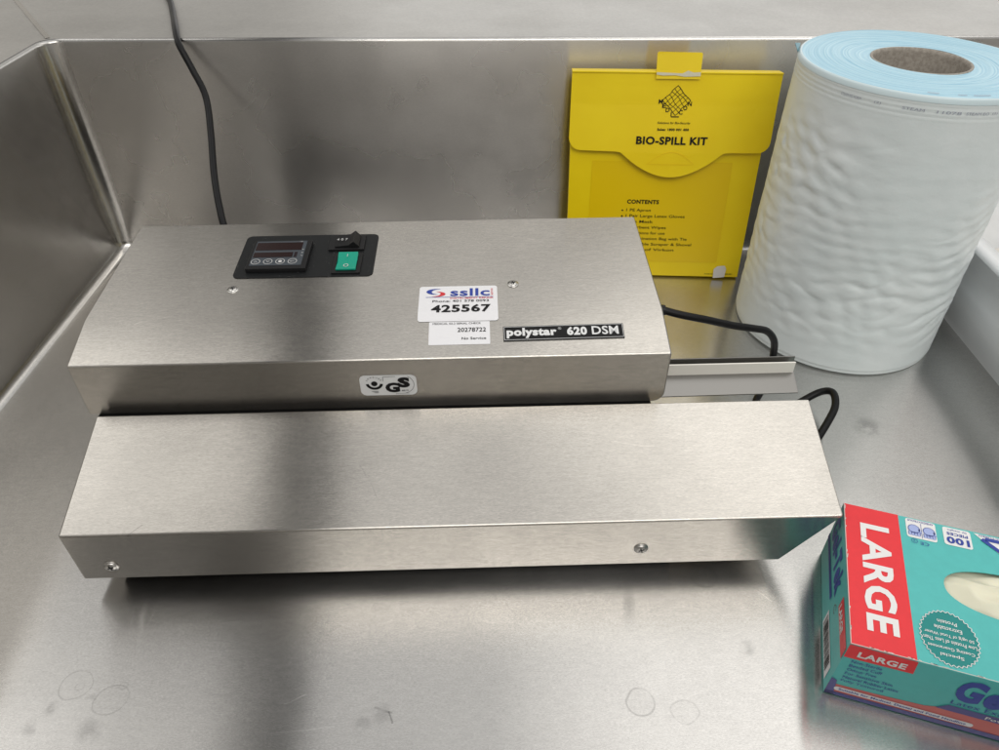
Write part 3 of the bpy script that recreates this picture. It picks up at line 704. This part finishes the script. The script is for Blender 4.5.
# ------------------------------------------------------------------ white tray at the right
tray = thing('plastic_tray', 'white plastic tray on the sink floor right of the roll', 'tray', (.70, .62, 0))
TX0, TX1, TY0, TY1, TH = .5300, .88, .46, .83, .104
def tl(d, z, r=.012, n=6):
    return [Vector((p[0], p[1], z)) for p in rrect(TX0+d, TY0+d, TX1-d, TY1-d, r, n)]
bm = nb(); LL = skin(bm, [tl(.0, 0), tl(-.003, TH*.5), tl(-.006, TH-.006), tl(-.011, TH-.007), tl(-.0125, TH-.004), tl(-.010, TH+.001), tl(-.004, TH+.002), tl(.006, TH+.001), tl(.010, TH-.004), tl(.013, TH-.03), tl(.018, .008), tl(.022, .005)], True)
bm.faces.new(LL[0][::-1])
obj('tray_body', bm, M['whiteplastic'], tray, smooth=True)
bm = nb(); plate(bm, rrect(TX0+.03, TY0+.03, TX1-.03, TY1-.03, .02), .006, .045)
pad = thing('folded_cloth', 'pale folded cloth lying inside the white tray', 'cloth', (.7, .63, .006))
obj('cloth_stack', bm, mat('pale cloth', (.72, .69, .64), .8), pad, bevel=.008)

# ------------------------------------------------------------------ glove box
GO = Vector((.2290, .2540, .0005)); gth = -.3179
GB = Matrix.Translation(GO) @ Matrix.Rotation(gth, 4, 'Z')
GL, GW, GH = .240, .125, .0637
gbx = thing('glove_box', 'teal and red cardboard box of large disposable gloves', 'box', GO, gth)
HC = (.119, .0685); HA, HB = .0545, .0205            # opening
bm = nb()
# shell with a real opening in the top
nh = 48
hole = []
for k in range(nh):
    a = 2*math.pi*k/nh; hole.append((HC[0]+HA*math.copysign(abs(math.cos(a))**.8, math.cos(a)), HC[1]+HB*math.copysign(abs(math.sin(a))**.9, math.sin(a))))
outer = []
for k in range(nh):
    a = 2*math.pi*k/nh; c_, s_ = math.cos(a), math.sin(a)
    tx = ((GL-HC[0]) if c_ > 0 else HC[0])/max(abs(c_), 1e-6); ty = ((GW-HC[1]) if s_ > 0 else HC[1])/max(abs(s_), 1e-6)
    tt = min(tx, ty); outer.append((HC[0]+tt*c_, HC[1]+tt*s_))
corners = [(0, 0), (GL, 0), (GL, GW), (0, GW)]
for cn in corners:                                     # snap nearest to the corners
    i_ = min(range(nh), key=lambda q: (outer[q][0]-cn[0])**2 + (outer[q][1]-cn[1])**2); outer[i_] = cn
hv = [bm.verts.new((x, y, GH)) for x, y in hole]; hv2 = [bm.verts.new((x, y, GH-.0006)) for x, y in hole]
ov = [bm.verts.new((x, y, GH)) for x, y in outer]; bv = [bm.verts.new((x, y, 0)) for x, y in outer]
for k in range(nh):
    k2 = (k+1) % nh
    bm.faces.new((hv[k], ov[k], ov[k2], hv[k2])); bm.faces.new((hv[k2], hv2[k2], hv2[k], hv[k])); bm.faces.new((ov[k], bv[k], bv[k2], ov[k2]))
bm.faces.new(bv[::-1])
bmesh.ops.recalc_face_normals(bm, faces=bm.faces)
obj('carton', bm, M['teal'], gbx, GB, normals=True)
TOP = GB @ Matrix.Translation((0, 0, GH))
FR = frame_of(GB, (0, 0, 0), (1, 0, 0), (0, 0, 1)); LE = frame_of(GB, (0, GW, 0), (0, -1, 0), (0, 0, 1))   # left end: x runs towards the front
zt = .0003
bm = nb(); plate(bm, [(0, 0), (.0405, 0), (.0390, GW), (0, GW)], zt, zt)
band = obj('red_band', bm, M['red'], gbx, TOP, normals=False)
bm = nb(); text(bm, 'LARGE', .0108, .0140, .0315, .1085, zt+.0003, 0, .028, -90); obj('lettering', bm, M['whiteink'], band, TOP, normals=False)
# top icons, all upside down to the viewer
bm = nb()
for r_ in ((.0440, .1055, .0648, .1240), (.0697, .1063, .0888, .1235)): plate(bm, rrect(*r_, .002), zt, zt)
bm_tri = [(.0913, .1235), (.1330, .1235), (.1110, .1035)]
plate(bm, bm_tri[::-1], zt, zt)
ic = obj('icon_panels', bm, M['whiteink'], gbx, TOP, normals=False)
bm = nb()
z2 = zt+.0003
for cx_ in (.0493, .0597):                             # two hand pictograms
    disc(bm, cx_, .1140, .0040, z2, 1, ry=.0038)
    for k in range(4): stroke(bm, [(cx_-.0030+.0020*k, .1110), (cx_-.0030+.0020*k, .1075)], .0015, z2, 1)
    stroke(bm, [(cx_+.0035, .1145), (cx_+.0044, .1105)], .0014, z2, 1)
    ringf(bm, cx_, .1140, .0038, .0042, z2+.0002, 0)
    for k in range(5): stroke(bm, [(cx_-.0040+.0020*k, .1112), (cx_-.0040+.0020*k, .1078)], .00035, z2+.0002, 0)
stroke(bm, [(.0545, .1062), (.0545, .1205)], .0003, z2, 0)
text(bm, 'AMBIDEXTROUS', .0455, .1213, .0635, .1232, z2, 0, 0, 180)
text(bm, '100', .0715, .1080, .0870, .1145, z2, 0, .04, 180); text(bm, 'PIECES', .0722, .1160, .0865, .1188, z2, 0, .02, 180); text(bm, 'by weight', .0730, .1203, .0860, .1222, z2, 0, 0, 180)
text(bm, 'MANUFACTURED', .0945, .1213, .1220, .1230, z2, 0, 0, 180)
for a_, b_ in (((.0962, .1190), (.1118, .1060)), ((.0985, .1195), (.1290, .1195))): stroke(bm, [a_, b_], .0032, z2, 0)
text(bm, 'CE', .0525, .1000, .0585, .1028, z2, 0, .0, 180); ringf(bm, .0487, .1025, .0019, .0022, z2, 0); text(bm, '2', .0479, .1015, .0495, .1035, z2, 0, 0, 180)
obj('icon_print', bm, [M['blueink'], M['paleblue']], ic, TOP, normals=False)
bm = nb(); zt_ = .0006
stroke(bm, [(.0003, .0003), (GL-.0003, .0003)], .0005, zt_); stroke(bm, [(.0003, .0006), (.0003, GW-.0004)], .0005, zt_)
for k in range(26):                                    # scuffs and pale fibres on the folds
    q = random.random()
    if q < .6: x_ = random.random()*GL*.5; stroke(bm, [(x_, .0006+random.random()*.0006), (x_+.001+random.random()*.004, .0007)], .0005, zt_)
    else: y_ = random.random()*GW; stroke(bm, [(.0007, y_), (.0006+random.random()*.0006, y_+.001+random.random()*.003)], .0005, zt_)
obj('worn_fold', bm, card('pale worn card edge', (.62, .60, .56)), gbx, TOP, normals=False)
# toothed badge
bm = nb(); bx_, by_ = .0620, .0236; nb_ = 36; pp = []
for k in range(nb_*2):
    a = math.pi*k/nb_; r = .0196 if k % 2 else .0182; pp.append((bx_+r*.93*math.cos(a), by_+r*1.08*math.sin(a)))
plate(bm, pp, zt, zt); bdg = obj('badge', bm, M['tealdark'], gbx, TOP, normals=False)
bm = nb()
stroke(bm, pp + [pp[0]], .0005, zt+.0003)
for k, (s_, hw_) in enumerate((('Special', .0070), ('Coating Guarantees', .0140), ('Low Protein of Less Than', .0160), ('50 ug/g of Total Water', .0150), ('Extractable', .0085), ('Protein', .0060))):
    y_ = .0090 + k*.0050; text(bm, s_, bx_-hw_, y_, bx_+hw_, y_+.0030, zt+.0003, 0, .01, 180)
obj('lettering', bm, M['whiteink'], bdg, TOP, normals=False)
# front face print
zt = .0003
bm = nb(); pp = [(0, .0012), (0, .0140), (.002, .0140), (.03, .0150), (.06, .0175), (.08, .0250), (.10, .0262), (.14, .0250), (GL, .0225), (GL, .0012)]
plate(bm, pp[::-1], .0002, .0002); pp2 = [(.0, .0008), (.0, .0048), (.03, .0052), (.09, .0060), (GL, .0075), (GL, .0008)]
wv1 = obj('rose_band', bm, M['rose'], gbx, FR, normals=False)
bm = nb(); plate(bm, pp2[::-1], .0005, .0005); plate(bm, [(.066, .0195), (GL, .0215), (GL, .0275), (.072, .0262)], .0005, .0005)
plate(bm, [(0, .0008), (.006, .0008), (.004, .0190), (0, .0215)], .0005, .0005)
obj('navy_band', bm, M['navy'], gbx, FR, normals=False)
bm = nb(); plate(bm, [(.0, .0485), (.0425, .0495), (.0412, GH-.0002), (0, GH-.0002)], .0003, .0003); rl = obj('size_patch', bm, M['red'], gbx, FR, normals=False)
bm = nb(); text(bm, 'LARGE', .0072, .0520, .0368, .0585, .0006, 0, .035); obj('lettering', bm, M['whiteink'], rl, FR, normals=False)
bm = nb()
for k, s_ in enumerate(('Non-Sterile', 'Beaded Cuff', 'Odour Free', 'For Sensitive Skin', 'Natural Rubber Latex', 'Fully Textured')):
    wd_ = (.0190, .0205, .0185, .0300, .0355, .0270)[k]; text(bm, s_, .0060, .0438-.0050*k, .0060+wd_, .0470-.0050*k, .0004, 0, .005)
obj('blue_lettering', bm, M['blueink'], gbx, FR, normals=False); bm = nb()
text(bm, 'Gel-Tek', .0700, .0335, .1530, .0590, .0004, 0, .05); text(bm, 'Latex Examination Gloves', .0720, .0283, .1560, .0328, .0004, 0, 0)
obj('wordmark', bm, M['blueink'], gbx, FR, normals=False)
bm = nb(); plate(bm, rrect(.0045, .0072, .0925, .0120, .0022), .0006, .0006); pl = obj('white_strip', bm, M['sticker'], gbx, FR, normals=False)
bm = nb(); text(bm, 'Suitable for Medical, Dental and Food Handling', .0075, .0080, .0880, .0112, .0009, 0, .02); text(bm, 'MEETS AS/NZS 4011:1997 STANDARD', .006, .0016, .046, .0038, .0008, 0)
obj('lettering', bm, M['blueink'], pl, FR, normals=False)
bm = nb(); text(bm, 'Powder Free', .0950, .0215, .1300, .0250, .0008, 0, .01); obj('small_lettering', bm, M['whiteink'], gbx, FR, normals=False)
# left end print: x = 0 at the back corner, GW at the front corner
bm = nb(); plate(bm, [(GW-.043, .0425), (GW-.0015, .0425), (GW-.0015, .0555), (GW-.043, .0555)], .0003, .0003)
el = obj('end_size_patch', bm, M['red'], gbx, LE, normals=False)
bm = nb(); text(bm, 'LARGE', GW-.040, .0445, GW-.018, .0515, .0006, 0, .03); obj('lettering', bm, M['whiteink'], el, LE, normals=False)
bm = nb(); plate(bm, [(.0, .0215), (.062, .0215), (.062, .0270), (0, .0270)], .0003, .0003); text(bm, 'Gel-Tek', -.0 + .004, .0330, .068, .0560, .0003, 0, .05)
text(bm, 'Latex Examination Gloves', .004, .0225, .058, .0260, .0006)
obj('end_lettering', bm, M['blueink'], gbx, LE, normals=False)
bm = nb(); plate(bm, [(GW-.056, .003), (GW-.008, .003), (GW-.008, .0195), (GW-.056, .0195)], .0003, .0003); bc = obj('barcode_patch', bm, M['sticker'], gbx, LE, normals=False)
bm = nb(); x_ = GW-.053
while x_ < GW-.012:
    wd_ = random.choice((.0004, .0007, .0011)); plate(bm, [(x_, .005), (x_+wd_, .005), (x_+wd_, .0180), (x_, .0180)], .0006, .0006); x_ += wd_ + random.choice((.0004, .0007, .001))
obj('barcode', bm, M['ink'], bc, LE, normals=False)
bm = nb()
for k in range(7): text(bm, 'Store in a cool dry place', GW-.040, .0405-.0022*k, GW-.008-.003*(k % 3), .0388+.0014-.0022*k-.0002, .0003)
ringf(bm, GW-.047, .0335, .0028, .0036, .0003, a0=30, a1=330); obj('end_small_print', bm, M['greyink'], gbx, LE, normals=False)
# raised glued flap on the left end
bm = nb(); box(bm, -.0012, -.0004, .0002, GW-.0002, .0004, GH-.0015)
# the glove showing in the opening
glove = thing('latex_glove', 'crumpled cream latex glove showing in the oval opening of the box', 'glove', GB @ Vector((HC[0], HC[1], .02)), gth)
bm = nb(); nx, ny = 110, 60; G = []
for j in range(ny+1):
    row = []
    for i in range(nx+1):
        x = HC[0] + (i/nx-.5)*2*(HA+.010); y = HC[1] + (j/ny-.5)*2*(HB+.012)
        e_ = ((x-HC[0])/HA)**2 + ((y-HC[1])/HB)**2
        p = Vector((x*34 + y*20, y*60 - x*12, 2.2)); r1 = 1-abs(noise.noise(p))*2.2
        h = GH - .0026 - .004*max(0, e_-.5) + .0055*max(0, 1-e_) + r1*.0048*min(1, max(0, 1.25-e_)) + noise.noise(Vector((x*25, y*25, 7)))*.003
        if e_ > .9: h = min(h, GH-.002)
        row.append(bm.verts.new((x, y, h)))
    G.append(row)
for j in range(ny):
    for i in range(nx): bm.faces.new((G[j][i], G[j][i+1], G[j+1][i+1], G[j+1][i]))
r_ = bmesh.ops.extrude_face_region(bm, geom=bm.faces[:])
for v in r_['geom']:
    if isinstance(v, bmesh.types.BMVert): v.co.z -= .012
obj('crumpled_film', bm, M['latex'], glove, GB, smooth=True)
